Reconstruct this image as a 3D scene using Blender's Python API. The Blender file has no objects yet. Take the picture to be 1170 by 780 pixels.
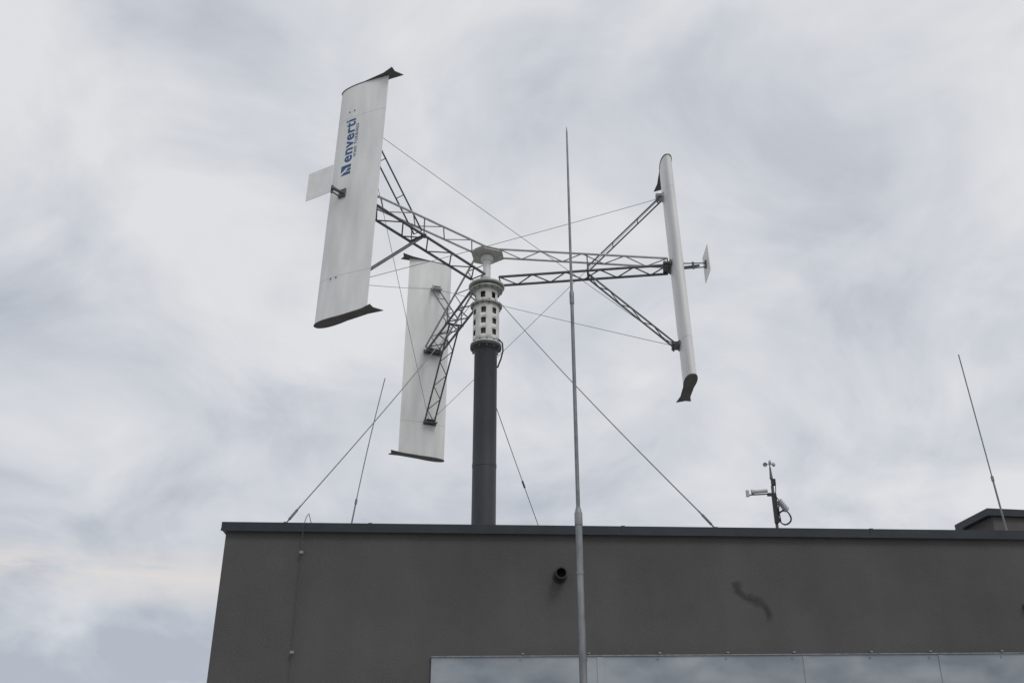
import bpy, bmesh, math, random
from mathutils import Vector, Matrix
random.seed(3)
sc = bpy.context.scene
col = sc.collection
R = math.radians
EYE = 1.6

# ------------------------------------------------------------------ materials
def new_mat(name):
    m = bpy.data.materials.new(name); m.use_nodes = True
    nt = m.node_tree
    return m, nt, nt.nodes["Principled BSDF"]

def noisy(name, c1, c2, scale=6, rough=.5, metal=0, bump=0, bscale=60, detail=6, stretch=(1,1,1)):
    m, nt, b = new_mat(name)
    tc = nt.nodes.new("ShaderNodeTexCoord")
    mp = nt.nodes.new("ShaderNodeMapping"); mp.inputs["Scale"].default_value = stretch
    n = nt.nodes.new("ShaderNodeTexNoise"); n.inputs["Scale"].default_value = scale
    n.inputs["Detail"].default_value = detail; n.inputs["Roughness"].default_value = .6
    r = nt.nodes.new("ShaderNodeValToRGB")
    r.color_ramp.elements[0].position = .3; r.color_ramp.elements[1].position = .7
    r.color_ramp.elements[0].color = (*c1, 1); r.color_ramp.elements[1].color = (*c2, 1)
    nt.links.new(tc.outputs["Object"], mp.inputs[0]); nt.links.new(mp.outputs[0], n.inputs["Vector"])
    nt.links.new(n.outputs["Fac"], r.inputs[0]); nt.links.new(r.outputs[0], b.inputs["Base Color"])
    b.inputs["Metallic"].default_value = metal
    b.inputs["Roughness"].default_value = rough
    if bump:
        n2 = nt.nodes.new("ShaderNodeTexNoise"); n2.inputs["Scale"].default_value = bscale
        n2.inputs["Detail"].default_value = 4
        bp = nt.nodes.new("ShaderNodeBump"); bp.inputs["Strength"].default_value = bump
        bp.inputs["Distance"].default_value = .01
        nt.links.new(tc.outputs["Object"], n2.inputs["Vector"])
        nt.links.new(n2.outputs["Fac"], bp.inputs["Height"]); nt.links.new(bp.outputs[0], b.inputs["Normal"])
    return m

M_ground = noisy("ground_concrete", (.26,.25,.24), (.36,.35,.33), 1.5, .9, bump=.3, bscale=30)
M_roof = noisy("roof_membrane", (.20,.20,.20), (.28,.28,.27), 2, .85)
M_coping = noisy("coping_metal", (.018,.023,.029), (.032,.038,.045), 5, .42, .3)
M_mast = noisy("mast_paint", (.029,.035,.042), (.050,.055,.062), 4, .5, .1, stretch=(1,1,.3))
M_white = noisy("white_paint", (.68,.68,.67), (.80,.80,.79), 5, .45)
M_cream = noisy("offwhite_paint", (.56,.56,.53), (.76,.75,.72), 7, .5, stretch=(1,1,.6))
M_lgrey = noisy("light_grey_paint", (.36,.38,.38), (.52,.54,.54), 8, .5)
M_dgrey = noisy("galvanised_dull", (.07,.085,.085), (.15,.17,.165), 12, .5, .4)
M_plate = noisy("end_plate_grey", (.06,.06,.06), (.115,.11,.105), 6, .6)
M_flange = noisy("flange_grey", (.33,.34,.32), (.52,.52,.49), 14, .5, .1)
M_black = noisy("black_rubber", (.012,.012,.013), (.022,.022,.024), 20, .6)
M_wire = noisy("steel_wire", (.14,.145,.15), (.22,.225,.23), 20, .5, .4)
M_galv = noisy("galvanised_pole", (.15,.16,.17), (.30,.31,.32), 25, .5, .5, stretch=(1,1,.2))
M_alu = noisy("aluminium_rod", (.14,.15,.16), (.25,.26,.27), 10, .5, .5)
M_blue = noisy("logo_blue", (.012,.07,.20), (.018,.085,.23), 10, .5)
M_lblue = noisy("logo_small_blue", (.03,.12,.24), (.04,.14,.27), 10, .5)
M_box = noisy("render_brown_grey", (.085,.08,.077), (.11,.105,.10), 4, .9, bump=.4, bscale=120)
M_clip = noisy("weathered_plastic", (.20,.20,.20), (.28,.28,.27), 20, .7)
M_cond = noisy("painted_wire", (.065,.064,.063), (.09,.088,.087), 20, .8)

def wall_mat():
    m, nt, b = new_mat("grey_plaster")
    L = nt.links.new
    tc = nt.nodes.new("ShaderNodeTexCoord")
    n1 = nt.nodes.new("ShaderNodeTexNoise"); n1.inputs["Scale"].default_value = .9; n1.inputs["Detail"].default_value = 9; n1.inputs["Roughness"].default_value=.62
    mp = nt.nodes.new("ShaderNodeMapping"); mp.inputs["Scale"].default_value = (4,4,.5)
    n2 = nt.nodes.new("ShaderNodeTexNoise"); n2.inputs["Scale"].default_value = 1.0; n2.inputs["Detail"].default_value = 6
    n3 = nt.nodes.new("ShaderNodeTexNoise"); n3.inputs["Scale"].default_value = 110; n3.inputs["Detail"].default_value = 4
    L(tc.outputs["Object"], n1.inputs["Vector"]); L(tc.outputs["Object"], mp.inputs[0]); L(mp.outputs[0], n2.inputs["Vector"]); L(tc.outputs["Object"], n3.inputs["Vector"])
    a = nt.nodes.new("ShaderNodeMath"); a.operation="MULTIPLY_ADD"; L(n2.outputs["Fac"], a.inputs[0]); a.inputs[1].default_value=.25; L(n1.outputs["Fac"], a.inputs[2])
    c = nt.nodes.new("ShaderNodeMath"); c.operation="MULTIPLY_ADD"; L(n3.outputs["Fac"], c.inputs[0]); c.inputs[1].default_value=.8; L(a.outputs[0], c.inputs[2])
    r = nt.nodes.new("ShaderNodeValToRGB")
    mr = nt.nodes.new("ShaderNodeMapRange"); mr.inputs[1].default_value=.7; mr.inputs[2].default_value=1.35
    L(c.outputs[0], mr.inputs[0]); L(mr.outputs[0], r.inputs[0])
    r.color_ramp.elements[0].color=(.066,.064,.063,1); r.color_ramp.elements[1].color=(.118,.115,.113,1)
    L(r.outputs[0], b.inputs["Base Color"])
    b.inputs["Roughness"].default_value=.95; b.inputs["Specular IOR Level"].default_value=.25
    bp = nt.nodes.new("ShaderNodeBump"); bp.inputs["Strength"].default_value=.7; bp.inputs["Distance"].default_value=.005
    L(n3.outputs["Fac"], bp.inputs["Height"]); L(bp.outputs[0], b.inputs["Normal"])
    return m
M_wall = wall_mat()
M_stain = noisy("damp_plaster", (.045,.043,.042), (.060,.058,.056), 9, .95)
def _():
    nt=M_stain.node_tree; b=nt.nodes["Principled BSDF"]
    tc=nt.nodes.new("ShaderNodeTexCoord"); n=nt.nodes.new("ShaderNodeTexNoise"); n.inputs["Scale"].default_value=16; n.inputs["Detail"].default_value=5
    mr=nt.nodes.new("ShaderNodeMapRange"); mr.inputs[1].default_value=.3; mr.inputs[2].default_value=.6; mr.inputs[3].default_value=.25; mr.inputs[4].default_value=.75
    at=nt.nodes.new("ShaderNodeAttribute"); at.attribute_name="soft"
    mu=nt.nodes.new("ShaderNodeMath"); mu.operation="MULTIPLY"
    nt.links.new(tc.outputs["Object"],n.inputs["Vector"]); nt.links.new(n.outputs["Fac"],mr.inputs[0])
    nt.links.new(mr.outputs[0],mu.inputs[0]); nt.links.new(at.outputs["Fac"],mu.inputs[1]); nt.links.new(mu.outputs[0],b.inputs["Alpha"])
_()

def blade_mat():
    m, nt, b = new_mat("blade_gelcoat")
    L = nt.links.new
    tc = nt.nodes.new("ShaderNodeTexCoord")
    mp = nt.nodes.new("ShaderNodeMapping"); mp.inputs["Scale"].default_value=(3,3,.6)
    n = nt.nodes.new("ShaderNodeTexNoise"); n.inputs["Scale"].default_value=1.6; n.inputs["Detail"].default_value=7
    L(tc.outputs["Object"], mp.inputs[0]); L(mp.outputs[0], n.inputs["Vector"])
    r = nt.nodes.new("ShaderNodeValToRGB")
    r.color_ramp.elements[0].position=.3; r.color_ramp.elements[1].position=.65
    r.color_ramp.elements[0].color=(.62,.625,.61,1); r.color_ramp.elements[1].color=(.77,.77,.76,1)
    L(n.outputs["Fac"], r.inputs[0])
    sp = nt.nodes.new("ShaderNodeSeparateXYZ"); L(tc.outputs["Object"], sp.inputs[0])
    ab = nt.nodes.new("ShaderNodeMath"); ab.operation="ABSOLUTE"; L(sp.outputs["Z"], ab.inputs[0])
    su = nt.nodes.new("ShaderNodeMath"); su.operation="SUBTRACT"; L(ab.outputs[0], su.inputs[0]); su.inputs[1].default_value=1.36
    a2 = nt.nodes.new("ShaderNodeMath"); a2.operation="ABSOLUTE"; L(su.outputs[0], a2.inputs[0])
    lt = nt.nodes.new("ShaderNodeMath"); lt.operation="LESS_THAN"; L(a2.outputs[0], lt.inputs[0]); lt.inputs[1].default_value=.007
    ml = nt.nodes.new("ShaderNodeMath"); ml.operation="MULTIPLY"; L(lt.outputs[0], ml.inputs[0]); ml.inputs[1].default_value=.35
    mx = nt.nodes.new("ShaderNodeMixRGB"); L(ml.outputs[0], mx.inputs[0]); L(r.outputs[0], mx.inputs[1]); mx.inputs[2].default_value=(.3,.3,.3,1)
    L(mx.outputs[0], b.inputs["Base Color"])
    b.inputs["Roughness"].default_value=.4
    return m
M_blade = blade_mat()

def sheet_mat():
    m, nt, b = new_mat("zinc_sheet")
    L = nt.links.new
    tc = nt.nodes.new("ShaderNodeTexCoord")
    mp = nt.nodes.new("ShaderNodeMapping"); mp.inputs["Scale"].default_value=(.9,1,1.6)
    n = nt.nodes.new("ShaderNodeTexNoise"); n.inputs["Scale"].default_value=1.0; n.inputs["Detail"].default_value=2
    n2 = nt.nodes.new("ShaderNodeTexNoise"); n2.inputs["Scale"].default_value=2.5; n2.inputs["Detail"].default_value=9
    L(tc.outputs["Object"], mp.inputs[0]); L(mp.outputs[0], n.inputs["Vector"]); L(mp.outputs[0], n2.inputs["Vector"])
    r = nt.nodes.new("ShaderNodeValToRGB")
    r.color_ramp.elements[0].position=.38; r.color_ramp.elements[1].position=.62
    r.color_ramp.elements[0].color=(.235,.27,.30,1); r.color_ramp.elements[1].color=(.35,.38,.405,1)
    L(n2.outputs["Fac"], r.inputs[0]); L(r.outputs[0], b.inputs["Base Color"])
    b.inputs["Metallic"].default_value=.4; b.inputs["Roughness"].default_value=.5
    bp = nt.nodes.new("ShaderNodeBump"); bp.inputs["Strength"].default_value=.5; bp.inputs["Distance"].default_value=.12
    L(n.outputs["Fac"], bp.inputs["Height"]); L(bp.outputs[0], b.inputs["Normal"])
    return m
M_sheet = sheet_mat()

# ------------------------------------------------------------------ mesh builder
class MB:
    def __init__(s): s.v=[]; s.f=[]
    def add(s, vs, fs):
        o=len(s.v); s.v += [tuple(v) for v in vs]; s.f += [tuple(i+o for i in f) for f in fs]
    def tube(s, a, b, r0, r1=None, n=10):
        a=Vector(a); b=Vector(b); r1=r0 if r1 is None else r1
        d=(b-a).normalized(); u=d.orthogonal().normalized(); w=d.cross(u)
        vs=[];fs=[]
        for p,r in ((a,r0),(b,r1)):
            for i in range(n):
                t=2*math.pi*i/n; vs.append(p+(u*math.cos(t)+w*math.sin(t))*r)
        for i in range(n):
            j=(i+1)%n; fs.append((i,j,n+j,n+i))
        fs.append(tuple(reversed(range(n)))); fs.append(tuple(range(n,2*n)))
        s.add(vs,fs)
    def path(s, pts, r, n=8):
        pts=[Vector(p) for p in pts]; vs=[];fs=[]
        up=None
        for k,p in enumerate(pts):
            d=(pts[min(k+1,len(pts)-1)]-pts[max(k-1,0)]).normalized()
            if up is None: up=d.orthogonal().normalized()
            u=(up-d*up.dot(d)).normalized(); up=u; w=d.cross(u)
            for i in range(n):
                t=2*math.pi*i/n; vs.append(p+(u*math.cos(t)+w*math.sin(t))*r)
        for k in range(len(pts)-1):
            for i in range(n):
                j=(i+1)%n; fs.append((k*n+i,k*n+j,(k+1)*n+j,(k+1)*n+i))
        fs.append(tuple(reversed(range(n)))); m=(len(pts)-1)*n; fs.append(tuple(range(m,m+n)))
        s.add(vs,fs)
    def box(s, c, size, rot=None):
        c=Vector(c); hx,hy,hz=[q/2 for q in size]; vs=[]
        for x,y,z in ((-1,-1,-1),(1,-1,-1),(1,1,-1),(-1,1,-1),(-1,-1,1),(1,-1,1),(1,1,1),(-1,1,1)):
            p=Vector((x*hx,y*hy,z*hz)); p=rot@p if rot else p; vs.append(c+p)
        s.add(vs,[(0,3,2,1),(4,5,6,7),(0,1,5,4),(1,2,6,5),(2,3,7,6),(3,0,4,7)])
    def lathe(s, prof, c=(0,0,0), n=40):
        c=Vector(c); vs=[];fs=[]
        for r,z in prof:
            for i in range(n):
                t=2*math.pi*i/n; vs.append(c+Vector((r*math.cos(t),r*math.sin(t),z)))
        for k in range(len(prof)-1):
            for i in range(n):
                j=(i+1)%n; fs.append((k*n+i,k*n+j,(k+1)*n+j,(k+1)*n+i))
        fs.append(tuple(reversed(range(n)))); m=(len(prof)-1)*n; fs.append(tuple(range(m,m+n)))
        s.add(vs,fs)
    def prism(s, pts, off):
        pts=[Vector(p) for p in pts]; off=Vector(off); n=len(pts)
        s.add(pts+[p+off for p in pts],
              [tuple(reversed(range(n))),tuple(range(n,2*n))]+[(i,(i+1)%n,n+(i+1)%n,n+i) for i in range(n)])
    def mesh(s, name, mat, smooth=True):
        me=bpy.data.meshes.new(name); me.from_pydata(s.v,[],s.f); me.update()
        bm=bmesh.new(); bm.from_mesh(me); bmesh.ops.recalc_face_normals(bm, faces=bm.faces)
        bm.to_mesh(me); bm.free()
        me.materials.append(mat)
        if smooth:
            me.shade_smooth(); me.set_sharp_from_angle(angle=R(35))
        return me
    def obj(s, name, mat, parent=None, **k):
        return mk(name, s.mesh(name,mat,**k), parent)

def mk(name, data, parent=None, loc=(0,0,0), rz=0, label=None, cat=None, kind=None, group=None):
    o=bpy.data.objects.new(name, data); col.objects.link(o)
    o.location=loc; o.rotation_euler=(0,0,rz); o.parent=parent
    tag(o,label,cat,kind,group); return o
def tag(o,label=None,cat=None,kind=None,group=None):
    if label: o["label"]=label
    if cat: o["category"]=cat
    if kind: o["kind"]=kind
    if group: o["group"]=group

# ------------------------------------------------------------------ ground
b=MB(); b.add([(-1500,-1500,0),(1500,-1500,0),(1500,1500,0),(-1500,1500,0)],[(0,1,2,3)])
g=b.obj("ground",M_ground,smooth=False); tag(g,"pale grey concrete ground around the building","ground","structure")

# ------------------------------------------------------------------ building
WT=3.80; BW=15; BD=14.0
bld=mk("building",None,None,(-2.295,7.84,0),R(2.27),"dark grey plastered flat-roofed building with metal coping","building")
b=MB(); t=.3
b.box((BW/2,t/2,WT/2),(BW,t,WT)); b.box((BW/2,BD-t/2,WT/2),(BW,t,WT))
b.box((t/2,BD/2,WT/2),(t,BD-2*t,WT)); b.box((BW-t/2,BD/2,WT/2),(t,BD-2*t,WT))
b.obj("wall",M_wall,bld,smooth=False)
b=MB(); b.box((BW/2,BD/2,3.46),(BW-2*t,BD-2*t,.2)); b.obj("roof",M_roof,bld,smooth=False)
b=MB(); o_=.035
def ring(z0,z1,out,inn):
    b.box((BW/2,(-out+inn)/2,(z0+z1)/2),(BW+2*out,out+inn,z1-z0))
    b.box((BW/2,(BD+out+BD-inn)/2,(z0+z1)/2),(BW+2*out,out+inn,z1-z0))
    b.box(((-out+inn)/2,BD/2,(z0+z1)/2),(out+inn,BD-2*inn,z1-z0))
    b.box((BW+out-(out+inn)/2,BD/2,(z0+z1)/2),(out+inn,BD-2*inn,z1-z0))
ring(WT,WT+.06,o_,t+.03)
for i in range(7):
    x=1.15+i*2.05
    b.box((x,(-o_+t+.03)/2,WT+.031),(.03,o_+t+.036,.066))
b.box((BW/2,-o_-.005,WT-.006),(BW+2*o_,.006,.018))
b.obj("coping",M_coping,bld,smooth=False)

# zinc sheet panel
b=MB()
b.prism([(1.68,-.022,2.822),(6.36,-.022,2.880),(6.24,-.022,2.30),(1.68,-.022,2.30)],(0,.020,0))
pan=b.obj("metal_panel",M_sheet,bld,smooth=False)
b=MB()
b.prism([(1.675,-.032,2.831),(6.365,-.032,2.889),(6.365,-.032,2.881),(1.675,-.032,2.823)],(0,.031,0))
b.obj("edge_trim",M_galv,pan,smooth=False)
for u in (2.95,4.55,5.62):
    b=MB(); zt=2.819+(u-1.68)*.0124
    b.prism([(u,-.027,zt),(u+.05,-.024,zt),(u+.05,-.024,2.30),(u,-.027,2.30)],(0,.004,0))
    b.obj("seam",M_sheet,pan,smooth=False)
for u in (2.36,2.87,3.42,3.95,4.47,5.08,5.55,6.12):
    b=MB(); z=2.80+(u-1.68)*.0124
    b.tube((u,-.026,z),(u,-.0222,z),.008,.008,12)
    b.obj("screw",M_galv,pan)
    b=MB(); b.box((u+.02,-.012,z+.046),(.02,.02,.010)); b.obj("clip",M_clip,pan,smooth=False)

# overflow pipe with collar
b=MB()
n=24; ro,ri=.046,.037
vs=[];fs=[]
for r,y in ((ro,0.02),(ro,-.13),(ri,-.13),(ri,0.0)):
    for i in range(n):
        a=2*math.pi*i/n; vs.append((2.68+r*math.cos(a),y,3.455+r*math.sin(a)))
for k in range(3):
    for i in range(n):
        j=(i+1)%n; fs.append((k*n+i,k*n+j,(k+1)*n+j,(k+1)*n+i))
fs.append(tuple(range(3*n,4*n)))
b.add(vs,fs)
b.tube((2.68,-.001,3.455),(2.68,-.012,3.455),.058,.058,24)
b.obj("overflow_pipe",M_black,bld)
b=MB(); b.tube((6.415,.0,3.25),(6.415,-.05,3.25),.022,.022,16)
b.obj("pipe_stub",M_dgrey,bld)

# damp streak on plaster, fading to its edges
pts=[(0,0),(-.015,.04),(-.01,.10),(.03,.15),(.08,.17),(.13,.20),(.18,.25),(.20,.31),(.225,.38)]
ctr=[Vector((4.11+1.1*(p[0]),-.002,3.44-.85*p[1])) for p in pts]
L_=[];R_=[]
for i,c in enumerate(ctr):
    d=(ctr[min(i+1,len(ctr)-1)]-ctr[max(i-1,0)]).normalized(); nrm=Vector((-d.z,0,d.x))
    w=.045+.012*math.sin(i*1.7)
    L_.append(c+nrm*w); R_.append(c-nrm*w)
m_=len(ctr)
me=bpy.data.meshes.new("damp_streak")
me.from_pydata([tuple(v) for v in L_+ctr+R_],[],[(i,i+1,m_+i+1,m_+i) for i in range(m_-1)]+[(m_+i,m_+i+1,2*m_+i+1,2*m_+i) for i in range(m_-1)])
ca=me.attributes.new("soft","FLOAT","POINT")
for i in range(3*m_): ca.data[i].value = 1.0 if (m_<i<2*m_-1) else 0.0
me.materials.append(M_stain)
mk("damp_streak",me,bld)

# lightning down conductor with clips
b=MB()
b.path([(.66,.12,3.875),(.66,.0,3.90),(.655,-.05,3.93),(.64,-.065,3.90),(.62,-.06,3.82),(.62,-.03,3.7),(.62,-.03,2.3)],.0030,6)
dc=b.obj("down_conductor",M_cond,bld)
for z in (3.62,2.853):
    b=MB(); b.box((.62,-.032,z),(.028,.018,.020)); b.tube((.62,-.025,z),(.62,.0,z),.006,.006,8)
    b.obj("clip",M_clip,dc)

# rooftop housing
rh=mk("rooftop_housing",None,None,(4.97,10,3.56),R(8),"low brown-grey rooftop housing with dark metal cap","roof housing")
b=MB(); b.box((1.5,.30,.50),(3.0,.54,1.0)); b.obj("wall",M_box,rh,smooth=False)
b=MB(); b.box((1.48,.30,1.035),(3.1,.62,.07)); b.box((1.48,.30,1.075),(3.06,.58,.012)); b.obj("cap",M_coping,rh,smooth=False)

# ------------------------------------------------------------------ wind turbine
TX,TY,TZ=-.410,14.0,3.56
turb=mk("wind_turbine",None,None,(TX,TY,TZ),0,"three-bladed white vertical-axis wind turbine on dark roof mast","wind turbine")
HZ=6.08
def L2(rel): return rel-1.96
zf=L2(6.86)
b=MB()
b.lathe([(.30,0),(.30,.03),(.18,.032),(.1775,.10),(.1775,zf-2.0),(.182,zf-1.995),(.182,zf-1.94),(.1775,zf-1.935),(.1775,zf-.12),(.19,zf-.10),(.235,zf-.05),(.245,zf-.045),(.245,zf)],n=48)
mast=b.obj("mast",M_mast,turb)
b=MB(); b.tube((0,0,-.065),(0,0,.07),.013,.013,6); bolt_g=b.mesh("bolt",M_dgrey)
for i in range(12):
    a=2*math.pi*i/12+.1; mk("bolt",bolt_g,mast,(.222*math.cos(a),.222*math.sin(a),zf-.02))
b=MB()
b.path([(.20,-.10,zf+.08),(.26,-.12,zf+.0),(.27,-.10,zf-.12),(.24,-.09,zf-.25),(.21,-.06,zf-.32),(.185,-.03,zf-.38)],.012,8)
b.obj("cable",M_black,mast)
def slotted(z0,z1,r,rows,hh,name,mat,parent,nh=10,th=.012,ph=.35):
    seg=nh*7
    gap=((z1-z0)-rows*hh)/(rows+1)
    zs=[z0]
    for k in range(rows): zs += [z0+gap*(k+1)+hh*k, z0+gap*(k+1)+hh*(k+1)]
    zs.append(z1)
    bb=MB(); vs=[];fs=[]
    for z in zs:
        for i in range(seg):
            a=2*math.pi*(i-ph)/seg; vs.append((r*math.cos(a),r*math.sin(a),z))
    for k in range(len(zs)-1):
        for i in range(seg):
            if k%2==1 and (i%7) in (1,2,3): continue
            j=(i+1)%seg; fs.append((k*seg+i,k*seg+j,(k+1)*seg+j,(k+1)*seg+i))
    bb.add(vs,fs)
    o=bb.obj(name,mat,parent)
    sm=o.modifiers.new("wall_thickness","SOLIDIFY"); sm.thickness=th; sm.offset=-1
    return o
d0=zf+.045; d1=L2(7.55)
drum=slotted(d0,d1,.208,3,.10,"slotted_drum",M_cream,turb,nh=7,ph=2.2)
b=MB(); b.lathe([(.245,zf+.002),(.245,zf+.02),(.21,zf+.022),(.21,zf+.045)],n=48); b.obj("flange",M_cream,drum)
b=MB(); b.lathe([(.175,zf+.04),(.175,d1-.01),(.13,d1),(.13,L2(7.86))],n=32); b.obj("generator_core",M_plate,drum)
b=MB(); b.lathe([(.205,d1),(.252,d1+.002),(.254,d1+.006),(.254,d1+.018),(.250,d1+.022),(.2,d1+.024)],n=48)
fl=b.obj("flange",M_flange,drum)
b=MB(); b.tube((0,0,-.038),(0,0,.038),.010,.010,6); bolt_s=b.mesh("bolt",M_dgrey)
up=slotted(d1+.024,L2(7.84),.180,1,.11,"bearing_housing",M_cream,turb,nh=6,ph=1.0)
b=MB()
z=L2(7.84)
b.lathe([(.18,z),(.257,z+.003),(.26,z+.006),(.26,z+.020),(.257,z+.024),(.15,z+.026)],n=48)
b.obj("flange",M_flange,up)
for i in range(14):
    a=2*math.pi*i/14
    mk("bolt",bolt_s,drum,(.234*math.cos(a),.234*math.sin(a),d1+.011))
    mk("bolt",bolt_s,up,(.240*math.cos(a+.2),.240*math.sin(a+.2),z+.012))
b=MB()
b.lathe([(.20,L2(7.90)),(.287,L2(7.903)),(.29,L2(7.908)),(.29,L2(7.93)),(.286,L2(7.936)),(.12,L2(7.94)),(.10,L2(8.01)),(.075,L2(8.03)),(.075,L2(8.08))],n=48)
hub=b.obj("rotor_hub",M_flange,turb)
b=MB(); b.lathe([(.062,L2(8.02)),(.062,L2(8.40)),(.10,L2(8.41)),(.10,L2(8.49))],n=24)
b.obj("rotor_shaft",M_white,hub)
b=MB()
pl=[]
for k in range(3):
    th=R(-7.3+120*k)
    for da,rr in ((-.42,.29),(.42,.29)):
        pl.append((rr*math.cos(th+da),rr*math.sin(th+da),L2(8.50)))
b.prism(pl,(0,0,.018))
b.prism([(x*.8,y*.8,L2(8.57)) for x,y,_ in pl],(0,0,.014))
b.lathe([(.05,L2(8.519)),(.05,L2(8.61)),(.02,L2(8.625))],n=20)
b.obj("top_plate",M_flange,hub)

# ---- blade meshes in the rotor frame: x radial, y tail direction, z up
RR=3.04; C=.88; LE=-.355; ZT=1.965; ZB=-1.985
PITCH=R(6); LEAN=-.025
def xf(me):
    c,s=math.cos(PITCH),math.sin(PITCH)
    for v in me.vertices:
        x=v.co.x-RR; y=v.co.y
        v.co.x=RR+c*x-s*y+LEAN*v.co.z; v.co.y=s*x+c*y
    me.update(); return me
def half(xc,t=.205):
    return 5*t*C*(.2969*math.sqrt(max(xc,0))-.126*xc-.3516*xc**2+.2843*xc**3-.1036*xc**4)
N=28
xs=[(1-math.cos(math.pi*i/N))/2 for i in range(N+1)]
outl=[(half(x),LE+C*x) for x in xs]+[(-half(x),LE+C*x) for x in reversed(xs[1:-1])]
b=MB(); vs=[];fs=[]; nz=9; n=len(outl)
for k in range(nz):
    z=ZB+(ZT-ZB)*k/(nz-1)
    for r,t_ in outl: vs.append((RR+r,t_,z))
for k in range(nz-1):
    for i in range(n):
        j=(i+1)%n; fs.append((k*n+i,k*n+j,(k+1)*n+j,(k+1)*n+i))
fs.append(tuple(reversed(range(n)))); fs.append(tuple(range((nz-1)*n,nz*n)))
b.add(vs,fs); blade_me=xf(b.mesh("blade",M_blade))
def endplate(z0,z1,name):
    b=MB()
    side=[(half(x)+.008,LE-.008+C*x) for x in xs if x<.60]
    tail=[(.080,LE+C*.75),(.078,LE+C*.95),(.112,LE+C+.14)]
    tin=[(-.080,LE+C*.75),(-.076,LE+C*.95),(-.112,LE+C+.18)]
    pts=side+tail+[(0.02,LE+C+.12)]+list(reversed(tin))+[(-r,t_) for r,t_ in reversed(side[1:])]
    b.prism([(RR+r,t_,z0) for r,t_ in pts],(0,0,z1-z0))
    return xf(b.mesh(name,M_plate,smooth=False))
ep_top=endplate(ZT+.001,ZT+.012,"end_plate"); ep_bot=endplate(ZB-.012,ZB-.001,"end_plate")
AT=1.36
def surf(t_,side=1): return RR+side*half((t_-LE)/C)
bolt_ms=[]
for z in (1.47,.02,-AT-.02):
    for t_ in (-.085,.005):
        b=MB(); s_=surf(t_); b.tube((s_-.004,t_,z),(s_+.010,t_,z),.011,.011,6); bolt_ms.append(xf(b.mesh("bolt",M_dgrey)))
FR=RR+.45; FT=-.15
b=MB(); b.box((FR,FT,.0),(.006,.44,.46),Matrix.Rotation(R(1),3,'Z')); fin_me=xf(b.mesh("side_fin",M_white,smooth=False))
b=MB()
for z in (-.05,.05):
    b.tube((surf(-.08)-.01,-.08,z),(FR-.004,FT+.04,z*.7),.010,.010,8)
b.tube((surf(-.03)-.01,-.03,0),(FR-.10,FT+.05,0),.022,.018,10)
b.tube((FR-.20,FT+.05,-.06),(FR-.20,FT+.05,.06),.018,.018,8)
b.box((surf(-.05)+.0,-.05,0),(.03,.12,.14)); b.box((FR-.014,FT+.02,0),(.018,.09,.11))
brk_me=xf(b.mesh("fin_bracket",M_dgrey))

# ---- arms
W=.14
def ladder(p0,p1,r,rd,w0=W,w1=W,n=9,zig=True,cross=False):
    bb=MB(); p0=Vector(p0); p1=Vector(p1)
    T=Vector((0,1,0))
    bb.tube(p0+T*w0,p1+T*w1,r); bb.tube(p0-T*w0,p1-T*w1,r)
    for i in range(n+1):
        f=i/n; q=p0.lerp(p1,f); w=w0+(w1-w0)*f
        if not zig or i in (0,n) or cross: bb.tube(q+T*w,q-T*w,rd,n=8)
        if i<n and zig:
            f2=(i+1)/n; q2=p0.lerp(p1,f2); w2=w0+(w1-w0)*f2; s_=1 if i%2 else -1
            bb.tube(q+T*w*s_,q2-T*w2*s_,rd,n=8)
    return bb
RI=RR-.105
low_me=ladder((.22,0,-.02),(RI-.03,0,-.0),.021,.011,n=10).mesh("arm",M_dgrey)
upp_me=ladder((.22,0,.50),(RI-.03,0,.12),.018,.010,n=8).mesh("upper_truss",M_lgrey)
VS=1.64
su_me=ladder((VS,0,.10),(RI-.04,0,AT),.013,.007,w0=.08,w1=.08,n=3,zig=False).mesh("diagonal_strut",M_dgrey)
sl_me=ladder((VS,0,-.03),(RI-.0,0,-AT),.015,.008,w0=.09,w1=.09,n=8,zig=True).mesh("diagonal_strut",M_dgrey)
def bracket(z,w,mat):
    b=MB(); x0=surf(-.02,-1)+LEAN*z
    b.box((x0-.005,-.02,z),(.03,w,.07)); b.box((x0-.06,-.02,z-.012),(.12,w*.95,.014)); b.box((x0-.06,-.02,z+.03),(.12,w*.7,.012))
    for s_ in (-1,1): b.tube((x0-.09,s_*w*.36,z-.04),(x0-.09,s_*w*.36,z+.05),.014,n=8)
    return b.mesh("mounting_bracket",mat)
br=[bracket(.03,.36,M_dgrey),bracket(AT,.20,M_lgrey),bracket(-AT,.24,M_dgrey)]
b=MB(); b.tube((VS,-.17,0),(VS,.17,0),.018); b.tube((VS,-.13,.31),(VS,-.13,-.02),.010); b.tube((VS,.13,.31),(VS,.13,-.02),.010)
post_me=b.mesh("arm_post",M_dgrey)

angs=[-128.0,-7.3,111.6]
for k,an in enumerate(angs):
    th=R(an)
    bl=mk("blade",blade_me,turb,(0,0,HZ),th)
    if k==0: bl["label"]="white airfoil blade with blue lettering"
    mk("end_plate",ep_top,bl); mk("end_plate",ep_bot,bl)
    for m_ in bolt_ms: mk("bolt",m_,bl)
    mk("side_fin",fin_me,bl); mk("fin_bracket",brk_me,bl)
    ar=mk("arm",low_me,turb,(0,0,HZ),th)
    mk("upper_truss",upp_me,ar); mk("diagonal_strut",su_me,ar); mk("diagonal_strut",sl_me,ar); mk("arm_post",post_me,ar)
    for m_ in br: mk("mounting_bracket",m_,ar)
    if k==0: blade1=bl

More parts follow.
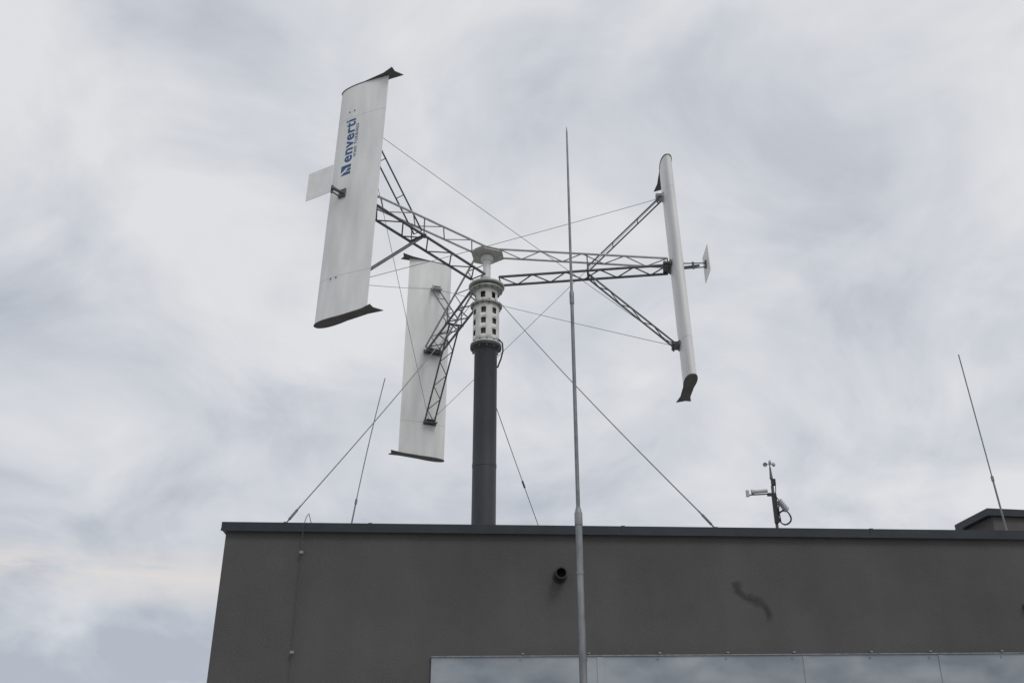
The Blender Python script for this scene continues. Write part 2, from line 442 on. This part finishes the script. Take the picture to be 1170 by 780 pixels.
# ---- lettering on blade one
def text_mesh(s,size,offset=0.0,spacing=1.0):
    cu=bpy.data.curves.new("t","FONT"); cu.body=s; cu.size=size; cu.offset=offset; cu.space_character=spacing; cu.resolution_u=6
    o=bpy.data.objects.new("t",cu); col.objects.link(o)
    bpy.context.view_layer.update()
    dg=bpy.context.evaluated_depsgraph_get()
    me=bpy.data.meshes.new_from_object(o.evaluated_get(dg))
    bpy.data.objects.remove(o)
    return me
def lay(me,z0,tb,length,mat,name):
    bm=bmesh.new(); bm.from_mesh(me)
    xs_=[v.co.x for v in bm.verts]; s_=length/(max(xs_)-min(xs_)); x0=min(xs_)
    for v in bm.verts: v.co.x=(v.co.x-x0)*s_; v.co.y*=s_; v.co.z=0
    ys=[v.co.y for v in bm.verts]
    y=min(ys)
    while y<max(ys):
        bmesh.ops.bisect_plane(bm,geom=bm.verts[:]+bm.edges[:]+bm.faces[:],plane_co=(0,y,0),plane_no=(0,1,0)); y+=.02
    for v in bm.verts:
        t_=tb-v.co.y; v.co=Vector((surf(t_)+.003,t_,z0+v.co.x))
    out=bpy.data.meshes.new(name); bm.to_mesh(out); bm.free()
    out.materials.clear(); out.materials.append(mat)
    return xf(out)
mk("lettering",lay(text_mesh("enverti",.2,.0042,1.09),.54,.040,.78,M_blue,"lettering"),blade1)
mk("small_lettering",lay(text_mesh("WIND",.05,.0008,1.3),.60,.108,.19,M_lblue,"small_lettering"),blade1)
mk("small_lettering",lay(text_mesh("TURBINES",.05,.0008,1.3),.83,.108,.37,M_lblue,"small_lettering"),blade1)
bm=bmesh.new()
def poly(pts): bm.faces.new([bm.verts.new((x,y,0)) for x,y in pts])
q=.17
poly([(0,.0),(q*.28,0),(q*.28,q*.62),(0,q)])
poly([(q*.38,0),(q*.62,0),(q*.62,q*.26),(q*.38,q*.50)])
poly([(q*.72,0),(q,0),(q,q),(q*.32,q),(q*.44,q*.80),(q*.72,q*.45)])
me=bpy.data.meshes.new("emblem"); bm.to_mesh(me); bm.free()
mk("emblem",lay(me,.32,.045,q,M_blue,"emblem"),blade1)

# ---- tie wires between blades
def att(k,s_):
    th=R(angs[k]); r=RI-.03+LEAN*s_*AT
    return Vector((r*math.cos(th),r*math.sin(th),HZ+s_*AT))
def sag(a,e,r,s,n=14):
    a=Vector(a); e=Vector(e); bb=MB()
    bb.path([a.lerp(e,i/n)+Vector((0,0,-s*4*(i/n)*(1-i/n))) for i in range(n+1)],r,6)
    return bb
for i,j in ((0,1),(1,2),(2,0)):
    for s_ in (1,-1):
        sag(att(i,s_),att(j,-s_),.0042,.02).obj("tie_wire",M_wire,turb)

# ---- guy wires
def w2t(x,y,zrel): return Vector((x-TX,y-TY,zrel+EYE-TZ))
gz=7.575
guys=[((-.23,-.10,L2(gz)), w2t(-1.86,7.97,2.285)),
      ((.23,-.10,L2(gz)), w2t(1.70,8.12,2.285)),
      ((.02,.18,L2(6.35)), w2t(1.52,17.4,1.96))]
for q_,(a_,e_) in enumerate(guys):
    a_=Vector(a_); d=(a_-e_).normalized()
    gw=sag(a_,e_+d*.34,.006,.05).obj("guy_wire",M_wire,turb)
    b=MB(); b.tube(e_,e_+d*.10,.007,n=6); b.tube(e_+d*.10,e_+d*.28,.011,n=8); b.tube(e_+d*.28,e_+d*.36,.007,n=6)
    b.tube(e_+Vector((0,0,-.03)),e_+Vector((0,0,.02)),.015,n=8); b.box(e_+Vector((0,0,-.02)),(.08,.06,.012))
    b.obj("turnbuckle",M_dgrey,gw)
    if q_==2:
        c_=a_.lerp(e_,.30)+Vector((0,0,-.042)); b=MB(); b.tube(c_-d*.06,c_+d*.06,.016,n=8); b.obj("wire_clamp",M_dgrey,gw)

# ------------------------------------------------------------------ lightning rod
lm=mk("lightning_rod",None,None,(.466,6.8,0),0,"tall thin galvanised lightning rod standing before the wall","lightning rod")
b=MB()
b.lathe([(.0255,0),(.0255,2.9),(.0235,2.9),(.0235,3.58)],n=20)
b.obj("pole",M_galv,lm)
b=MB(); b.lathe([(.20,0),(.20,.08),(.14,.12),(.05,.14)],n=24); b.obj("base",M_ground,lm)
b=MB(); b.lathe([(.0235,3.54),(.028,3.545),(.028,3.63),(.024,3.64),(.018,3.67)],n=16)
b.obj("coupling",M_galv,lm)
b=MB(); b.lathe([(.0270,3.20),(.0270,3.22)],n=16); b.obj("joint",M_galv,lm)
b=MB(); b.lathe([(.0145,3.65),(.0135,5.35)],n=14); b.obj("middle_rod",M_alu,lm)
b=MB(); b.lathe([(.017,5.30),(.018,5.31),(.018,5.40),(.013,5.42)],n=12); b.obj("coupling",M_alu,lm)
b=MB(); b.lathe([(.011,5.35),(.0095,6.3),(.007,6.95),(.002,7.02)],n=12); b.obj("rod_tip",M_alu,lm)

# ------------------------------------------------------------------ whip antennas
def whip(base,top,label,r=.009,bend=0):
    base=Vector(base); top=Vector(top)
    e=mk("whip_antenna",None,None,base,0,label,"antenna",group="thin rod antennas on the roof")
    d=top-base
    f=lambda t: d*t+Vector((-bend*4*t*(1-t),0,0))
    b=MB(); b.path([f(.02+.43*i/6) for i in range(7)],r*.9,8); b.path([f(.44+.56*i/8) for i in range(9)],r*.6,8); b.obj("rod",M_alu,e)
    b=MB(); b.tube(f(.44),f(.46),r*1.4,r*1.4,8); b.obj("joint",M_alu,e)
    b=MB(); b.lathe([(.12,0),(.12,.05),(.03,.06),(.03,.14)],n=16); b.obj("base",M_ground,e)
whip((-1.747,10,3.56),(-1.398,10,EYE+4.512),"thin leaning metal rod antenna standing on the roof",bend=.03)
whip((4.59,9,3.56),(4.477,9,EYE+4.32),"thin upright metal rod antenna beside the roof housing",r=.010)

# ------------------------------------------------------------------ weather station
ws=mk("weather_station",None,None,(2.45,9.0,3.56),0,"small weather station pole with cup anemometer and sensors","weather station")
Z=lambda rel: rel-1.96
b=MB(); b.lathe([(.10,0),(.10,.02),(.014,.022),(.014,Z(2.95)),(.009,Z(2.955)),(.009,Z(3.13))],n=14); b.obj("pole",M_dgrey,ws)
b=MB(); b.box((.0,-.02,Z(2.72)),(.04,.035,.26)); b.box((-.02,-.02,Z(2.86)),(.08,.03,.025)); b.box((.01,-.02,Z(2.98)),(.035,.035,.06)); b.obj("mounting_clamp",M_black,ws)
b=MB(); b.tube((0,0,Z(3.02)),(.0,0,Z(3.10)),.016,.010,10)
b.tube((-.055,0,Z(3.165)),(.02,0,Z(3.165)),.004,n=6)
b.tube((0,0,Z(3.10)),(0,0,Z(3.175)),.006,n=8)
an=b.obj("anemometer",M_dgrey,ws)
for i in range(3):
    a=2*math.pi*i/3+.5; c=Vector((.045*math.cos(a),.045*math.sin(a),Z(3.17)))
    bm=bmesh.new(); bmesh.ops.create_uvsphere(bm,u_segments=14,v_segments=10,radius=.022)
    bmesh.ops.bisect_plane(bm,geom=bm.verts[:]+bm.edges[:]+bm.faces[:],plane_co=(0,0,0),plane_no=(0,1,0),clear_outer=True)
    me=bpy.data.meshes.new("cup"); bm.to_mesh(me); bm.free(); me.materials.append(M_lgrey); me.shade_smooth()
    mk("cup",me,an,c,a)
b=MB(); b.tube((0,0,Z(2.875)),(-.25,-.02,Z(2.855)),.007,n=8); b.obj("cross_arm",M_galv,ws)
b=MB(); b.tube((-.06,-.03,Z(2.895)),(-.185,-.03,Z(2.885)),.018,.018,12); b.tube((-.185,-.03,Z(2.885)),(-.21,-.03,Z(2.884)),.022,.022,12)
b.obj("rain_sensor",M_lgrey,ws)
b=MB(); b.tube((-.245,-.02,Z(2.84)),(-.245,-.02,Z(2.90)),.016,n=12); b.obj("light_sensor",M_lgrey,ws)
b=MB()
dd=Vector((.07,0,-.10))
for i in range(6):
    c=Vector((.035,-.03,Z(2.80)))+dd*(i/6.); b.tube(c,c+dd.normalized()*.010,.032,.030,16)
b.tube(Vector((.035,-.03,Z(2.80))),Vector((.035,-.03,Z(2.80)))+dd,.022,n=12)
b.obj("radiation_shield",M_lgrey,ws)
b=MB()
for rr,ph in ((.062,0),(.055,.6)):
    b.path([(.075+rr*math.cos(a),-.02+.01*math.sin(3*a+ph),Z(2.64)+rr*1.1*math.sin(a)) for a in [2*math.pi*i/26 for i in range(27)]],.004,6)
b.path([(.0,-.03,Z(2.86)),(.03,-.05,Z(2.80)),(.02,-.05,Z(2.70)),(.03,-.04,Z(2.60))],.005,6)
b.path([(.0,-.03,Z(3.02)),(.025,-.02,Z(2.95)),(.02,-.03,Z(2.90)),(.01,-.03,Z(2.86))],.004,6)
b.obj("cable_coil",M_black,ws)

# ------------------------------------------------------------------ sky, sun
w=bpy.data.worlds.new("World"); sc.world=w; w.use_nodes=True
nt=w.node_tree; nt.nodes.clear(); L=nt.links.new
SUN_EL,SUN_AZ=R(50),R(150)
out=nt.nodes.new("ShaderNodeOutputWorld")
sky=nt.nodes.new("ShaderNodeTexSky"); sky.sky_type='NISHITA'; sky.sun_disc=False
sky.sun_elevation=SUN_EL; sky.sun_rotation=SUN_AZ
bg1=nt.nodes.new("ShaderNodeBackground"); bg1.inputs[1].default_value=.08; L(sky.outputs[0],bg1.inputs[0])
tc=nt.nodes.new("ShaderNodeTexCoord"); sp=nt.nodes.new("ShaderNodeSeparateXYZ"); L(tc.outputs["Generated"],sp.inputs[0])
def math_(op,a=None,b_=None,c=None):
    m=nt.nodes.new("ShaderNodeMath"); m.operation=op
    for i,v in enumerate((a,b_,c)):
        if v is None: continue
        if isinstance(v,(int,float)): m.inputs[i].default_value=v
        else: L(v,m.inputs[i])
    return m.outputs[0]
zz=math_("ADD",math_("MAXIMUM",sp.outputs["Z"],0.0),.50)
px=math_("DIVIDE",sp.outputs["X"],zz); py=math_("DIVIDE",sp.outputs["Y"],zz)
cb=nt.nodes.new("ShaderNodeCombineXYZ"); L(px,cb.inputs[0]); L(py,cb.inputs[1])
def noise(scale,detail,rough,dist,off,vec=None):
    mp=nt.nodes.new("ShaderNodeMapping"); mp.inputs["Location"].default_value=off; L(vec or cb.outputs[0],mp.inputs[0])
    n=nt.nodes.new("ShaderNodeTexNoise"); n.inputs["Scale"].default_value=scale; n.inputs["Detail"].default_value=detail
    n.inputs["Roughness"].default_value=rough; n.inputs["Distortion"].default_value=dist; L(mp.outputs[0],n.inputs["Vector"]); return n.outputs["Fac"]
n1=noise(1.7,5,.50,.2,(11.3,4.7,0)); n2=noise(4.4,8,.55,.45,(7.3,2.2,1))
mixn=math_("ADD",math_("MULTIPLY",n1,.5),math_("MULTIPLY",n2,.5))
mixn=math_("ADD",mixn,math_("MULTIPLY",sp.outputs["X"],.06))
mixn=math_("ADD",mixn,math_("MULTIPLY",sp.outputs["Z"],.15))
rp=nt.nodes.new("ShaderNodeValToRGB"); L(mixn,rp.inputs[0])
e=rp.color_ramp.elements
e[0].position=.45; e[0].color=(.46,.495,.565,1); e[1].position=.645; e[1].color=(.77,.775,.80,1)
m_=e.new(.55); m_.color=(.63,.655,.70,1)
br_=math_("SUBTRACT",1.0,math_("MINIMUM",math_("DIVIDE",math_("ABSOLUTE",math_("SUBTRACT",sp.outputs["Z"],.215)),.032),1.0))
el_cb=nt.nodes.new("ShaderNodeCombineXYZ"); L(math_("MULTIPLY",sp.outputs["X"],3.2),el_cb.inputs[0]); L(math_("MULTIPLY",sp.outputs["Z"],16.0),el_cb.inputs[1])
n3=noise(1.9,7,.6,.3,(1.2,8.4,3),el_cb.outputs[0])
wr=nt.nodes.new("ShaderNodeMapRange"); L(n3,wr.inputs[0]); wr.inputs[1].default_value=.42; wr.inputs[2].default_value=.58
fac=math_("MULTIPLY",math_("MULTIPLY",br_,wr.outputs[0]),.9)
mx=nt.nodes.new("ShaderNodeMixRGB"); L(fac,mx.inputs[0]); L(rp.outputs[0],mx.inputs[1]); mx.inputs[2].default_value=(.76,.72,.70,1)
st=nt.nodes.new("ShaderNodeMapRange"); L(sp.outputs["Z"],st.inputs[0]); st.inputs[1].default_value=.74; st.inputs[2].default_value=1.0; st.inputs[3].default_value=1.0; st.inputs[4].default_value=1.3
bg2=nt.nodes.new("ShaderNodeBackground"); L(mx.outputs[0],bg2.inputs[0]); L(st.outputs[0],bg2.inputs[1])
ms=nt.nodes.new("ShaderNodeMixShader"); ms.inputs[0].default_value=.95; L(bg1.outputs[0],ms.inputs[1]); L(bg2.outputs[0],ms.inputs[2]); L(ms.outputs[0],out.inputs[0])

sl=bpy.data.lights.new("sun","SUN"); sl.energy=.9; sl.angle=R(20); sl.color=(1,.97,.93)
so=bpy.data.objects.new("sun",sl); col.objects.link(so)
dirv=Vector((math.sin(SUN_AZ)*math.cos(SUN_EL),math.cos(SUN_AZ)*math.cos(SUN_EL),math.sin(SUN_EL)))
so.rotation_euler=dirv.to_track_quat('Z','Y').to_euler(); so.location=dirv*60

# ------------------------------------------------------------------ camera
cam=bpy.data.cameras.new("camera"); cam.lens=35; cam.sensor_width=36; cam.clip_end=5000; cam.clip_start=.05
co=bpy.data.objects.new("camera",cam); col.objects.link(co); co.location=(0,0,EYE); co.rotation_euler=(R(90+26.4),0,0)
sc.camera=co
sc.view_settings.view_transform='Standard'; sc.view_settings.look='None'; sc.view_settings.exposure=0
